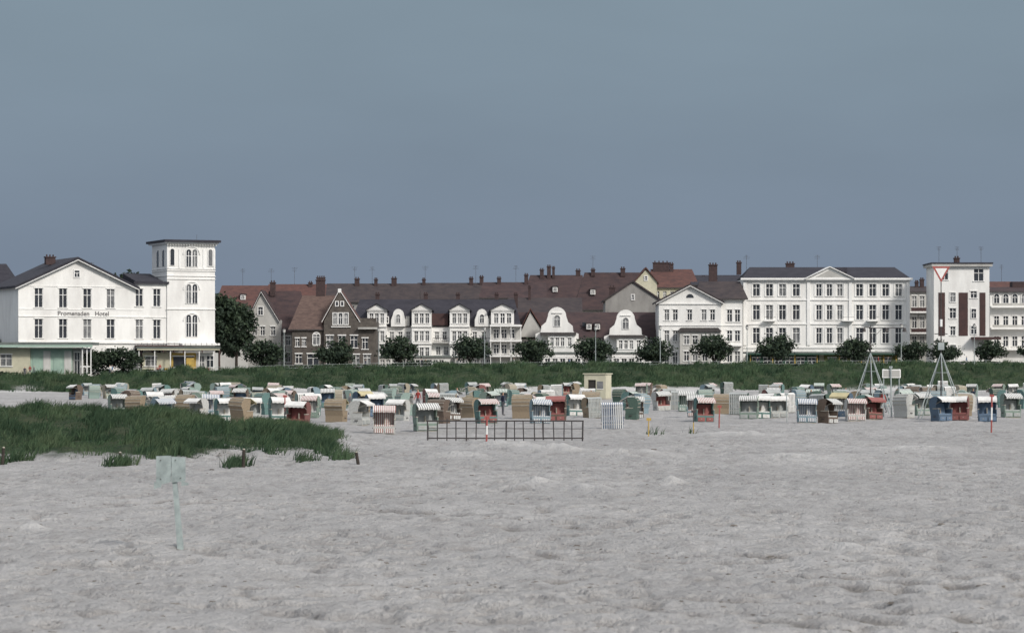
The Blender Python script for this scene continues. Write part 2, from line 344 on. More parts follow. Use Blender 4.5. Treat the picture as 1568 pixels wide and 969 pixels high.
for y,h in ((391,27),(447,30),(497,34)):
    for dx in (-4.6,4.6): B.win(280+dx,y,7,h,-.25,True)
    O=[(280+13*math.cos(a),y-h*.22-13*math.sin(a)) for a in [math.pi*i/10 for i in range(11)]]+[(280+11.5*math.cos(a),y-h*.22-11.5*math.sin(a)) for a in [math.pi*(10-i)/10 for i in range(11)]]
    for i in range(10): B.prism('window_frames',trim,[O[i],O[i+1],O[20-i],O[21-i]],-.42,-.24)
for x in (251,308): B.win(x,390,6,26,-.25,True,mull=False)
for y in (408,411,419,424): B.band(242.8,315.8,y,1,.14,-.25)
for y in (471,524): B.band(242.8,315.8,y,1.6,.14,-.25)
for x in (244.5,262,298,314): B.band(x-1.3,x+1.3,392,30,.1,-.25)
for d0 in (1.6,4.6):
    pts=[(d0-.6,404),(d0+.6,404)]+[(d0+.6*math.cos(a),383-5*math.sin(a)) for a in [math.pi*i/6 for i in range(7)]]
    B.xprism('windows',glass,pts,243.1,243.6)
    for dd in (-.75,.62): B.box('window_frames',trim,242.7,243.6,380,404,d0+dd,d0+dd+.13)
for y in (408,411,419): B.box('cornices',trim,242.6,243.45,y-.5,y+.5,-.39,8)
B.box('tower_roof',trim,240,319,366.4,369,-.8,8.7); B.box('tower_roof',droof,237.5,321.5,362.8,366.4,-1.2,9.1)
for x in range(243,318,4): B.box('brackets',trim,x,x+1.2,369,371.5,-.7,-.25)
B.P('antennas').tube(B.W(300,363,4),B.W(300,352,4),.03,metal,4)
B.box('terrace',dwood,196,262,528,532,-2.6,-.1); B.box('terrace',trim,262,318,524.5,528,-1.8,-.3)
for x in range(200,318,8): B.P('terrace').tube(B.W(x,524,-2.5),B.W(x,529,-2.5),.04,metal,4)
for x in (200,216,232,248,262,290,316): B.box('terrace',dwood,x-.6,x+.6,532,585,-2.4,-2.1)
e=B.done()
cu=bpy.data.curves.new('lettering','FONT'); cu.body='Promenaden   Hotel'; cu.size=1.0; cu.extrude=.03; cu.materials.append(mk('grey_lettering',(.18,.17,.17),None,2))
t=bpy.data.objects.new('lettering',cu); scn.collection.objects.link(t); t.rotation_euler=(math.radians(90),0,B.rot)
w=B.W(84,482.3,-.06); t.location=(w[0]-B.o[0],w[1]-B.o[1],w[2]-B.o[2]); t.parent=e
B=Bld('grey_plaster_house',462); B.wall(-60,16,444,580,G([5],[(455,475),(495,515)],8),lgray,0,10); B.hip(-60,20,444,402,-.4,12,0,20,droof); B.done()
# ---- beach pavilions left
B=Bld('beach_pavilion',430)
B.wall(-30,46,532,580,[(-22,-8,545,565),(0,18,543,560)],cream,0,5,gl=curt)
B.wall(46.2,110,532,580,[],mint,.3,4.5)
for x in (50,66,82,98): B.box('doors',white2 if x in(66,98) else mint,x,x+11,537,578,.22,.31)
B.wall(110.2,124,532,580,[(113,121,540,574)],lgray,.6,4)
B.box('roof',roofgrey,-34,143,524,528,-1.5,6); B.box('roof',mint,-34,143.5,528.1,531.6,-1.55,-1.2)
for x in (127,134,140): B.box('posts',trim,x,x+1.5,531.7,580,-1.1,-.9)
B.box('parapet',trim,124.5,141,560,562,-1.0,-.95)
B.done()
B=Bld('promenade_kiosk',441)
B.wall(218,262,540,585,[(222,240,546,560)],cream,0,4,gl=curt); B.wall(262.2,300,540,585,[(265,297,546,562)],yellow,0,4,gl=glass,mull=False); B.wall(300.2,330,540,585,[(304,313,545,574),(316,327,545,562)],white2,0,4)
B.box('roof',cream,212,332,533,536,-1.6,4.6); B.box('roof',roofgrey,211,333,531,533,-1.7,4.7)
for x in (214,238,262,284,306,328): B.box('posts',trim,x,x+1.3,536,585,-1.4,-1.25)
for x,c2 in ((243,redp),(250,mint),(254,yellow),(318,redp),(283,mint)): B.box('display',c2,x-3,x+3,563,572,-.6,-.1)
B.box('counter',yellow,286,298,548,574,-.7,-.1)
B.done()
# ---- grey/white house
B=Bld('gabled_villa',490)
B.wall(380,430,490,572,G([390,402,418],[(500,513),(530,545)],7),lgray,0,9)
B.prism('gable',lgray,[(380,490),(426,490),(400,450)],0,9); B.groof(377,400,429,493,446,-.4,9.3,maroon,.3)
B.groof(377.4,400,428.6,494,447.4,-.45,-.3,trim,.12); B.win(399,476,7,12,0)
B.wall(430,466,506,572,G([440,455],[(515,528),(540,554)],7),lgray,1.5,8); B.hip(404,470,508,444,1.0,13,2,14,maroon); B.chimney(413,432,452,8,6); B.done()
# ---- dark brick house
B=Bld('brick_house',480)
B.wall(496,576,492,572,G([505,523.5,542],[(514,532)],11)+G([559],[(518,534)],9)+G([505,525,545,562],[(543,558)],11),brick,0,10)
B.prism('gable',brick,[(496,492),(548,492),(520,447)],0,9.7)
B.groof(492,520,552,496,446,.3,10,redroof,.25)
for a,b2 in (((492.5,494),(520,444.5)),((520,444.5),(551.5,494))):
    B.prism('gable_coping',trim,[a,b2,(b2[0],b2[1]-1.5),(a[0],a[1]-1.5)],-.1,.3)
B.box('gable_coping',trim,517.5,522.5,442,448,-.12,.32)
for x in (513,521.5,530): B.win(x,488,5.5,17,0)
for x in (516,524): B.win(x,465,3.5,6,0,mull=False)
B.box('trim',trim,507,537,499.5,501,-.2,.01); B.box('balcony',lgray,548.5,577,501,504,-.8,4); B.box('balcony',brick,549,576.5,487,492,.2,.5)
B.wall(447,495.8,505,572,[(452,458,518,530),(462,468,518,530),(480,488,512,528),(452,462,542,556),(470,488,542,560)],brick,.6,9)
B.band(447,495,504,1.4,.2,.6); B.hip(441,514,504,451,.3,12,18,0,orroof); B.chimney(487,428,456,14,6,3); B.win(484,518,10,18,.6,True)
B.done()
# ---- white row of villas
B=Bld('white_villa_row',500)
B.wall(562,795,499,572,G([600,613,625,669,681,727,741],[(508,520)],6.5)+G([603,618,671,683,728,742],[(531,543)],7),white,0,12)
B.hip(534,798,499,457,-.1,14,14,10,droof)
for x0,x1 in ((563,592),(631,661),(689,719),(752,787)):
    w=x1-x0; cs=[x0+w*.22,x0+w*.5,x0+w*.78]
    B.wall(x0,x1,475,560,G(cs,[(480,495),(507,522),(532,546)],w*.2),white,-1.4,4,part='bays')
    B.prism('pediments',white,[(x0-1.5,475),(x1+1.5,475),((x0+x1)/2,466)],-1.7,3.5); B.groof(x0-3,(x0+x1)/2,x1+3,476,465.6,-2,4,droof,.15)
    for y in (475.5,500,526): B.band(x0-1,x1+1,y,1.4,.25,-1.4)
for x in (610,738):
    B.prism('arched_gables',white,[(x-11,500),(x+11,500),(x+11,490)]+[(x+8*math.cos(a),482-9*math.sin(a)) for a in [math.pi*i/8 for i in range(9)]]+[(x-11,490)],-.8,2)
    B.win(x,488,6,13,-.8,True); B.box('arched_gables',lgray,x+11.5,x+17,484,499,-.3,2); B.win(x-18 if x==610 else x+24,490,5,9,-.3)
for x in (673,): B.box('dormers',dwood,x-13,x+13,480,498,-.35,3)
for x0,x1 in ((594,629),(663,687),(721,750)): 
    B.box('balconies',lgray,x0,x1,523.5,525.5,-1.3,0)
    for i in range(int((x1-x0)/3)): B.P('balconies').tube(B.W(x0+i*3,524,-1.25),B.W(x0+i*3,518,-1.25),.03,metal,4)
    B.box('balconies',metal,x0,x1,517.3,518,-1.3,-1.2)
B.wall(580,690,547,572,[(583+i*9,590+i*9,551,563) for i in range(11)],white2,-3,1.5,trims=False); B.box('veranda_roof',roofgrey,578,692,544.5,547,-3.3,0)
B.wall(697,790,547,572,[(700+i*9,707+i*9,551,563) for i in range(9)],lgray,-3,1.5,trims=False); B.box('veranda_roof',roofgrey,695,792,544.5,547,-3.3,0)
for x in (575,650,760,790,700): B.chimney(x,450,470,6,7)
B.done()
B=Bld('balcony_house',497)
B.wall(752,797,497,572,G([760,772,784],[(505,518),(528,541)],8),lgray,-2.2,8,gl=glass)
for y in (499,522,545): B.box('balconies',trim,750,799,y-1.3,y+1.3,-3.6,-2.2)
for x in (751,766,782,797): B.box('balconies',trim,x,x+1,500.4,572,-3.5,-3.3)
B.done()
# ---- dutch gable houses
for nm,xc,yo in (('dutch_gable_house',853,0),('dutch_gable_house',958,5)):
    B=Bld(nm,497)
    y=lambda v: v+yo*.8
    top=[(xc+14*math.cos(a),y(484)-14*math.sin(a)) for a in [math.pi*i/12 for i in range(13)]]
    pts=[(xc-33,y(520)),(xc+33,y(520)),(xc+33,y(511)),(xc+25,y(508)),(xc+24,y(499)),(xc+17,y(493))]+top+[(xc-17,y(493)),(xc-24,y(499)),(xc-25,y(508)),(xc-33,y(511))]
    B.prism('gable',white,pts,0,.5)
    B.groof(xc-34,xc,xc+34,521,481,.5,11,redroof if yo==0 else maroon,.3)
    B.prism('gable',white,[(xc-30,521),(xc+30,521),(xc,485)],.6,10.8)
    B.wall(xc-33,xc+33,y(520),572,G([xc-24,xc-12,xc,xc+12,xc+24],[(y(524),y(536))],6),white,.02,11)
    B.win(xc,y(491),9,17,0,True); B.box('hoods',trim,xc-8,xc+8,y(479)-.6,y(479)+.4,-.2,0)
    B.wall(xc-14,xc+27,y(513),545,G([xc-8,xc,xc+8,xc+19],[(y(517),y(530))],5.5),white,-1.4,1.4,part='bay'); B.box('bay',metal,xc-26,xc+29,y(509),y(513),-1.8,0.01)
    B.wall(xc-22,xc+38,541,574,[(xc-19+i*11.5,xc-11+i*11.5,549,564) for i in range(5)],white,-3.2,3.2,part='veranda'); B.box('veranda',roofgrey,xc-24,xc+40,539,541,-3.5,-.05)
    B.band(xc-22,xc+38,546,1.2,.12,-3.2)
    B.done()
B=Bld('tiled_roof_house',503)
B.wall(792,1008,516,572,G([806,893,903,915,996],[(522,535),(545,558)],7),white2,0,11); B.hip(788,1010,517,477,-.4,12,0,0,maroon); B.groof(792,812,838,516,474,-1.5,9,redroof,.3)
B.prism('walls',lgray,[(794,516),(836,516),(812,478)],-1.2,6)
for x in (902,915): B.dormer(x,500,8,9,.8)
B.box('roof_lights',glass,892,899,493,500,1.9,2.1)
B.done()
B=Bld('grey_gabled_house',512)
B.prism('walls',grayp,[(927,572),(1012,572),(1012,461),(969,433),(927,460)],0,12); B.groof(924,969,1014,462,432,-.3,12.3,broof,.35)
B.win(955,485,5,9); B.win(985,485,5,9); B.win(969,455,4,7); B.chimney(939,440,455,9,5); B.done()
# ---- pediment house
B=Bld('pediment_villa',494)
B.wall(1009,1104,462,572,G([1021,1034,1056,1078,1091],[(474,490),(506,522),(540,556)],7.5),white,0,12)
B.prism('pediment',white,[(1009,462),(1104,462),(1056.5,438)],0,.6); B.groof(1004,1056.5,1109,464.5,437,-.6,12,broof,.3); B.groof(1004.4,1056.5,1108.6,465.6,438.2,-.65,-.5,trim,.12)
B.prism('windows',glass,[(1056.5+6*math.cos(a),456-6*math.sin(a)) for a in [math.pi*i/8 for i in range(9)]],-.03,.01)
B.band(1009,1104,465,1.6,.2); B.band(1009,1104,498,1.4,.14); B.band(1009,1104,531,1.4,.14)
B.wall(1040,1102,508,560,G([1050,1063,1078,1092],[(514,527),(538,552)],8),lgray,-2.2,2.2,part='porch'); B.prism('porch',metal,[(1036,508),(1104,508),(1098,502),(1042,502)],-2.6,-.05)
B.wall(1104.2,1138,457,572,G([1118,1130],[(474,492),(506,522),(538,554)],8),white,1.2,11); B.hip(1063,1146,457,429,.6,13,12,8,broof)
B.band(1104,1138,498,1.4,.14,1.2); B.band(1104,1140,458.5,1.6,.3,1.2); B.box('balcony',trim,1106,1137,528,530,0,1.2); B.chimney(1097,404,432,13,8,3); B.done()
# ---- large hotel
B=Bld('four_storey_hotel',500)
lw=[1158,1178,1198,1219]; cw=[1254,1270,1286]; rw=[1316,1336,1356,1376]
B.wall(1138,1393,427,572,G(lw+rw,[(435,453),(467,489),(502,525),(539,558)],10.5)+G(cw,[(435,453),(467,489),(502,525),(539,558)],8.5),white,0,14)
for x in lw+rw+cw:
    for a,b2 in ((435,453),(467,489),(502,525)):
        for sx in (-1,1): B.box('architraves',trim,x+sx*6.6-.7,x+sx*6.6+.7,a-1,b2+1.5,-.08,.01)
B.band(1134,1397,427.2,3,.7); B.band(1136,1395,430.5,1.2,.3)
for y in (459,496,532): B.band(1138,1393,y,1.8,.15)
for x in (1140.5,1238,1302,1390.5): B.band(x-2.4,x+2.4,480,97,.2)
B.prism('pediment',white,[(1236,427),(1304,427),(1270,410)],-.6,3); B.groof(1232,1270,1308,427.5,409.4,-1.0,8,trim,.16); B.prism('pediment',lgray,[(1248,424.5),(1292,424.5),(1270,413.5)],-.63,-.6)
B.hip(1137,1394,425.6,407,0,14,16,16,droof); B.chimney(1138,400,418,7,9); B.chimney(1217,402,414,13,8,3); B.box('rooflight',droof,1283,1300,409,416,3,6)
for x in (1178,1336,1298): B.box('balconies',trim,x-9,x+9,490.5,492,-1.1,0); B.box('balconies',metal,x-9,x+9,485.5,486,-1.1,-1.05)
for x in (1148,1258): B.antenna(x,388,412,7)
B.wall(1145,1392,546,574,[(1149+i*12,1158+i*12,550,562) for i in range(20)],white2,-4,4,trims=False,part='veranda'); B.box('veranda',roofgrey,1143,1394,543.5,546,-4.3,-.05)
B.done()
# ---- low green pavilion
B=Bld('low_promenade_pavilion',484)
ops=[(1152+i*17,1164+i*17,548,560) for i in range(6)]+[(1268+i*17,1280+i*17,548,560) for i in range(6)]
B.wall(1146,1254,543,575,ops[:6],dgreen,0,6,gl=glass); B.wall(1254.3,1262,543,575,[],cream,.4,5.4); B.wall(1262.3,1375,543,575,ops[6:],olive,0,6,gl=curt)
for x in (1149,1183,1217,1251,1285,1319,1353,1372): B.box('posts',yellow,x-.7,x+.7,543,575,-.3,-.02)
B.box('roof',roofgrey,1142,1379,538.5,541,-1,6.5); B.box('roof',dgreen,1141.6,1379.4,541.2,543,-1.05,-.7)
B.done()
# ---- right side group
B=Bld('bay_fronted_house',515)
B.wall(1390,1430,446,572,G([1400,1412,1423],[(453,470),(485,502),(515,530)],7),lgray,0,10); B.hip(1388,1432,446,437,-.4,11,4,4,broof)
for y in (478,510): B.box('balconies',trim,1392,1430,y-1.2,y+1.2,-1.2,0); B.box('balconies',dwood,1394,1428,y-7,y-1.3,-1.15,-1.05)
B.chimney(1417,428,440,6,4); B.chimney(1409,432,442,5,4); B.done()
B=Bld('modern_white_tower',492)
B.wall(1430,1515,408,572,[(1441,1452,412,428),(1491,1506,412,430),(1454,1464,472,487),(1455,1463,500,513),(1486,1496,446,456)],white,0,9)
for a,b2 in ((1437,1447),(1468,1482),(1500,1509)): B.box('panels',dwood,a,b2,448,514,-.06,.01)
B.win(1459,455,8,14); B.win(1491,480,7,14); B.win(1459,535,9,14); B.win(1491,505,8,12)
B.box('roof',lgray,1426,1519,404,408,-.6,9.6); B.box('roof',droof,1425,1520,402,404,-.7,9.7)
B.box('awning',dwood,1487,1530,516,520,-2,0); B.chimney(1471,395,403,8,4)
for x in (1443,1471,1508): B.antenna(x,376,404,4)
B.done()
B=Bld('balconied_guesthouse',505)
B.wall(1516,1640,447,572,G([1526,1540,1554,1568,1582,1596,1610],[(484,498),(515,530)],8),white,0,11)
for x in (1526,1540,1554,1568,1582,1596,1610): B.win(x,457,8,14,-.05,True)
for y in (470,503,535): B.box('balconies',trim,1516,1640,y-1.2,y+1.2,-1.4,0)
for y in (463.5,496.5): B.box('balconies',lgray,1518,1638,y+1,y+4.8,-1.35,-1.25)
B.hip(1512,1645,446,438,-.5,12,8,8,maroon); B.box('roof',maroon,1558,1576,430,440,5,8); B.done()
# ---- background houses
def bg(name,x0,x1,yE,yR,D,wm,rm,iL=0,iR=0,wins=True,ch=(),ants=(),dm=()):
    B=Bld(name,D); xs=[]; x=x0+7
    while x<x1-6: xs.append(x); x+=11
    B.wall(x0,x1,yE,572,G(xs,[(yE+6,yE+16)],5.5) if wins else [],wm,0,9,trims=False); B.hip(x0-2,x1+2,yE,yR,-.4,10,iL,iR,rm)
    for c2 in ch: B.chimney(c2[0],c2[1],yR+6,c2[2],4,2 if c2[2]<9 else 4)
    for a in ants: B.antenna(a,yR-26,yR+4,5)
    for q in dm: B.dormer(q,(yE+yR)/2+2,8,8,1.2)
    B.done()
bg('town_house',330,410,470,436,560,lgray,redroof,8,0,dm=(371,),ants=(368,412))
bg('town_house',410,500,466,434,575,grayp,redroof,0,0,ch=((473,433,6),),ants=(448,))
bg('town_house',500,640,462,433,560,grayp,broof,0,0,ch=((489,425,13),(545,427,7),(602,426,8),(574,428,5)),ants=(541,568,)) 
bg('town_house',640,752,458,432,570,lgray,broof,0,0,ch=((648,428,5),(721,426,6),(737,424,6)),ants=(650,))
bg('town_house',735,835,456,431,548,lgray,maroon,6,0,ch=((764,426,6),(806,421,6)),ants=(728,790))
bg('town_house',800,895,462,420,575,grayp,maroon,14,4,ch=((830,413,6),(841,408,6),(848,410,4)),dm=(850,))
bg('town_house',880,990,474,416,560,lgray,maroon,18,8,ch=((886,414,7),(909,413,6),(955,411,7)),ants=(909,),dm=(908,))
bg('town_house',780,890,478,455,535,lgray,broof,0,0,wins=False,ch=((811,440,4),))
bg('town_house',1000,1070,440,411,560,cream,redroof,0,10,ch=((1014,402,25),(1030,404,6)),ants=())
B=Bld('yellow_gabled_house',548); B.prism('walls',cream,[(972,572),(1006,572),(1006,432),(989,413),(972,432)],0,10); B.groof(969,989,1009,435,411,-.3,10.2,redroof,.3); B.win(989,426,4,6); B.done()
bg('town_house',1060,1150,436,420,560,grayp,droof,0,0,ch=((1080,424,5),))
bg('town_house',1500,1600,446,430,575,grayp,redroof,8,0,ants=(1540,))
for i,x in enumerate(range(-900,2700,150)):
    if x<-100 or x>1640: bg('town_house',x,x+140,470+random.randint(-12,12),440+random.randint(-10,8),560,random.choice([lgray,white2,grayp]),random.choice([maroon,broof,redroof]),10,10)
# ---------------------------------------------------------------- trees
def treemesh(name,H,R,th,ncl,nl,ls,trunk_r=.22):
    mb=MB()
    mb.tube((0,0,-.3),(random.uniform(-.1,.1),0,th+.5),trunk_r,bark,8,trunk_r*.7)
    cz=th+(H-th)*.48; hh=(H-th)*.5
    C=[]
    for i in range(ncl):
        while True:
            p=np.array([random.uniform(-1,1) for _ in range(3)])
            if np.linalg.norm(p)<1: break
        p=p/max(.35,np.linalg.norm(p))*random.uniform(.35,.95)
        C.append((p[0]*R*random.uniform(.8,1.08),p[1]*R,cz+p[2]*hh))
    for c2 in C[:9]: mb.tube((0,0,th-.2),(c2[0]*.8,c2[1]*.8,c2[2]),trunk_r*.4,bark,5,.03)
    P=[];M=[]
    for c2 in C:
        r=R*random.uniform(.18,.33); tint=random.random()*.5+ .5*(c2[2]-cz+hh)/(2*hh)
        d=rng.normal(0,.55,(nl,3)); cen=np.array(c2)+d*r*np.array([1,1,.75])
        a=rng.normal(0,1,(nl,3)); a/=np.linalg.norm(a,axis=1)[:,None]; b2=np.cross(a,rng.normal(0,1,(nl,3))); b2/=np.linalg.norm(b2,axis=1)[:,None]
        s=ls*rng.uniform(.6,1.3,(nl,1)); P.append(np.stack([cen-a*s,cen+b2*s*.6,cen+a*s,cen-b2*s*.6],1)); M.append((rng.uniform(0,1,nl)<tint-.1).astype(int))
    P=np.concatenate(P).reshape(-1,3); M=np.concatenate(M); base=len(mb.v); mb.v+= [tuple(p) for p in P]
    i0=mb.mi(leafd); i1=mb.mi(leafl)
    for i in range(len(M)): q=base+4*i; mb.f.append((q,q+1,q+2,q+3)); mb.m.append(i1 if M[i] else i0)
    return mb.mesh(name)
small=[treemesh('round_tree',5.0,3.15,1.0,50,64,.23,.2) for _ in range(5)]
def place(me,name,px,D,sc=1,zof=None,rot=None,ssx=1):
    X=(px-CX)/F*D; Z=float(terr(X,D)) if zof is None else zof
    o=bpy.data.objects.new(name,me); scn.collection.objects.link(o); o.location=(X,D,Z-.02); o.rotation_euler=(0,0,random.uniform(0,6.28) if rot is None else rot); o.scale=(sc*ssx,sc*ssx,sc); return o
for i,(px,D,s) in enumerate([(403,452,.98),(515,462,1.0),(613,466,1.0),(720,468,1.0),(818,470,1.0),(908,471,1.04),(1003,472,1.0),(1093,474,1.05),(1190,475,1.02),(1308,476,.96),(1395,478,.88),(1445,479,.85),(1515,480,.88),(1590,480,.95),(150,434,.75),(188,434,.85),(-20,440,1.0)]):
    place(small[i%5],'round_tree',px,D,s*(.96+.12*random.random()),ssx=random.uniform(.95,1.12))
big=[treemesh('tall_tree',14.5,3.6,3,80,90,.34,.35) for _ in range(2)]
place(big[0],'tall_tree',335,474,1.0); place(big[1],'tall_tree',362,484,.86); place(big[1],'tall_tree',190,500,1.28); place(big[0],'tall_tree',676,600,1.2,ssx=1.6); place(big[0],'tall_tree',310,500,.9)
place(small[2],'round_tree',10,452,1.3)
n=12000; X=rng.uniform(-85,85,n); Y=Yc(X)+5+rng.normal(0,.5,n); hgt=.4+1.0*fbm(X*.15,X*0+3,51); Z=terr(X,Y)+rng.uniform(0,1,n)*hgt*(.3+fbm(X*.06,X*0,52))
a=rng.normal(0,1,(n,3)); a/=np.linalg.norm(a,axis=1)[:,None]; b2=np.cross(a,rng.normal(0,1,(n,3))); b2/=np.linalg.norm(b2,axis=1)[:,None]; cen=np.stack([X,Y,Z],-1); s=.22
V=np.stack([cen-a*s,cen+b2*s*.7,cen+a*s,cen-b2*s*.7],1).reshape(-1,3); me=fastmesh('hedge',V,np.arange(n*4).reshape(-1,4),4); me.materials.append(leafd); me.materials.append(leafl)
me.polygons.foreach_set('material_index',rng.integers(0,2,n).astype(np.int32)); scn.collection.objects.link(bpy.data.objects.new('hedge',me))
mb=MB(); mb.tube((0,0,-.2),(0,0,.9),.11,lmetal,8); mb.tube((0,0,.9),(0,0,6.3),.075,lmetal,8,.05)
mb.tube((0,0,6.3),(0,0,6.45),.1,lmetal,8,.22); mb.tube((0,0,6.45),(0,0,6.9),.22,shell,8,.27); mb.tube((0,0,6.9),(0,0,7.1),.30,metal,8,.05)
lm=mb.mesh('street_lamp')
for px in (435,580,742,912,1011,1144,1492,1380): place(lm,'street_lamp',px,462 if px>450 else 450,.97)
mb=MB(); xs=np.arange(-70,90,2.2)
pts=[(x,float(Yc(x))+3.2,float(terr(x,float(Yc(x))+3.2))) for x in xs]
for i,p in enumerate(pts): mb.tube(p,(p[0],p[1],p[2]+1.0),.035,lmetal,4)
for a,c2 in zip(pts[:-1],pts[1:]):
    for h in (.55,.98): mb.tube((a[0],a[1],a[2]+h),(c2[0],c2[1],c2[2]+h),.025,lmetal,4)
mb.obj('promenade_railing')
# ---------------------------------------------------------------- beach chairs
def wk(n,c): return mk('wicker_'+n,c,tuple(v*.6 for v in c),14,.85,.5,60,(1,1,3),obj=True)
wick=[wk('tan',(.33,.26,.18)),wk('teal',(.14,.24,.225)),wk('sage',(.25,.32,.27)),wk('white',(.56,.56,.53)),wk('brown',(.16,.12,.095)),wk('paleblue',(.27,.36,.40)),wk('green',(.085,.135,.11)),wk('mint',(.30,.39,.35)),wk('blue',(.11,.16,.22)),wk('red',(.23,.105,.095)),wk('beige',(.39,.35,.27))]
fab=[stripes('red_white_stripe',(.64,.62,.59),(.30,.13,.12),55),stripes('blue_white_stripe',(.64,.64,.62),(.12,.16,.24),55),stripes('green_white_stripe',(.60,.62,.58),(.12,.20,.16),45),
     mk('white_canvas',(.72,.71,.68),(.55,.54,.52),3,obj=True),mk('yellow_canvas',(.52,.46,.28),(.40,.35,.21),3,obj=True),stripes('grey_stripe',(.66,.66,.63),(.20,.20,.20),48),mk('blue_canvas',(.14,.20,.28),None,3,obj=True),mk('red_canvas',(.30,.12,.11),None,3,obj=True),mk('grey_canvas',(.40,.42,.41),(.3,.31,.3),3,obj=True)]
topf=[fab[3],fab[3],fab[8],fab[5],fab[8],fab[2],fab[1],fab[0],fab[4],fab[3],fab[5]]
wood=mk('chair_wood',(.45,.42,.36),(.30,.27,.22),5,obj=True); dark=mk('chair_inside',(.05,.045,.04),None,5,obj=True)
def chair(wm,fm,kind,fm2=None):
    mb=MB(); fm2=fm2 or fm
    mb.box(-.58,.58,-.36,.40,0,.06,wood); mb.box(-.6,.6,-.38,.42,.06,.48,wm)
    for sx in (-.3,.3): mb.box(sx-.24,sx+.24,-.43,-.38,.12,.36,fm2 if kind==0 else wm); mb.box(sx-.05,sx+.05,-.45,-.43,.25,.28,wood)
    for sx in (-1,1):
        a,c2=sorted((sx*.56,sx*.62)); mb.box(a,c2,-.36,.2,.48,.84,wm); a,c2=sorted((sx*.54,sx*.645)); mb.box(a,c2,-.38,.2,.84,.88,wood)
        a,c2=sorted((sx*.625,sx*.66)); mb.box(a,c2,-.1,.12,.32,.37,metal)
    lean=.0 if kind!=2 else .12
    P=[(.42,.481),(.53,.9),(.57+lean,1.15),(.52+lean,1.38),(.38+lean,1.54),(.14+lean,1.62),(-.2+lean,1.60)]
    Q=[(-.2+lean,1.55),(.12+lean,1.57),(.34+lean,1.49),(.465+lean,1.35),(.51+lean,1.15),(.47,.9),(.36,.481)]
    for i in range(6):
        A=[P[i],P[i+1],Q[5-i],Q[6-i]]; mb.xprism(A,-.62,.62,wm)
    side=Q+[(0,.481),(-.04,.88),(-.10,1.15),(-.22+lean,1.45)]
    for sx in (-1,1):
        a,c2=sorted((sx*.565,sx*.618)); mb.xprism(side,a,c2,wm)
    for i in (0,1,2,3):
        mb.box(-.65,.65,P[i+1][0]-.005,P[i+1][0]+.02,P[i+1][1]-.02,P[i+1][1]+.02,wood)
    mb.box(-.55,.55,-.33,.30,.482,.56,fm2); mb.xprism([(.22,.56),(.33,.56),(.45,1.2),(.37,1.2)],-.55,.55,fm2)
    mb.box(-.03,.03,.1,.3,.56,.9,wood)
    if kind in (0,2):
        A=[(-.2+lean,1.615),(-.2+lean,1.64),(-.70+lean,1.40),(-.70+lean,1.375)]; mb.xprism(A,-.63,.63,fm)
        for i in range(9): mb.box(-.63+i*.14,-.63+i*.14+.135,-.715+lean,-.70+lean,1.27+(.02 if i%2 else 0),1.398,fm)
        for sx in (-.6,.6): mb.tube((sx,-.1,1.15),(sx,-.69+lean,1.38),.012,wood,4)
    if kind==1:
        for i in range(10): mb.box(-.61+i*.125,-.61+i*.125+.085,-.475,-.455,.08,1.5,fm)
        for z in (.3,.8,1.3): mb.box(-.62,.62,-.453,-.44,z,z+.07,wood)
        mb.xprism([(-.455,1.5),(-.455,1.53),(-.15,1.63),(-.15,1.6)],-.62,.62,fm)
    return mb.mesh('beach_chair')
CH=[]
for a in range(11):
    for kk in range(3): CH.append((a,chair(wick[a],random.choice(topf),kk if kk<1 else random.choice([0,2,0,2,1]),random.choice(fab))))
CHW=[c2 for c2 in CH for _ in range(1 if c2[0] in (8,9,3) else 3)]
front={'redstripe':chair(wick[3],fab[0],0,fab[0]),'red':chair(wick[9],fab[3],0,fab[7]),'green':chair(wick[2],fab[5],0,fab[8]),'blueclosed':chair(wick[8],fab[1],1),'tealred':chair(wick[1],fab[0],0,fab[7]),'blue':chair(wick[5],fab[1],0),'white':chair(wick[3],fab[3],0,fab[8]),'brown':chair(wick[4],fab[5],0),'tan':chair(wick[0],fab[3],0),'teal':chair(wick[1],fab[3],0),'brownred':chair(wick[4],fab[7],0),'tancl':chair(wick[0],fab[4],2),'bluesolid':chair(wick[8],fab[3],0,fab[6])}
placed=[]
def pchair(me,px,py,rot,sc=1.0):
    x,y=at(px,py); z=float(terr(x,y)); x,y=at(px,py,z)
    if z>1.0: return
    o=bpy.data.objects.new('beach_chair',me); scn.collection.objects.link(o); o.location=(x,y,float(terr(x,y))-.05); o.rotation_euler=(random.uniform(-.05,.05),random.uniform(-.04,.04),rot); o.scale=(sc*random.uniform(.95,1.05),sc,sc*random.uniform(.94,1.06)); placed.append((x,y))
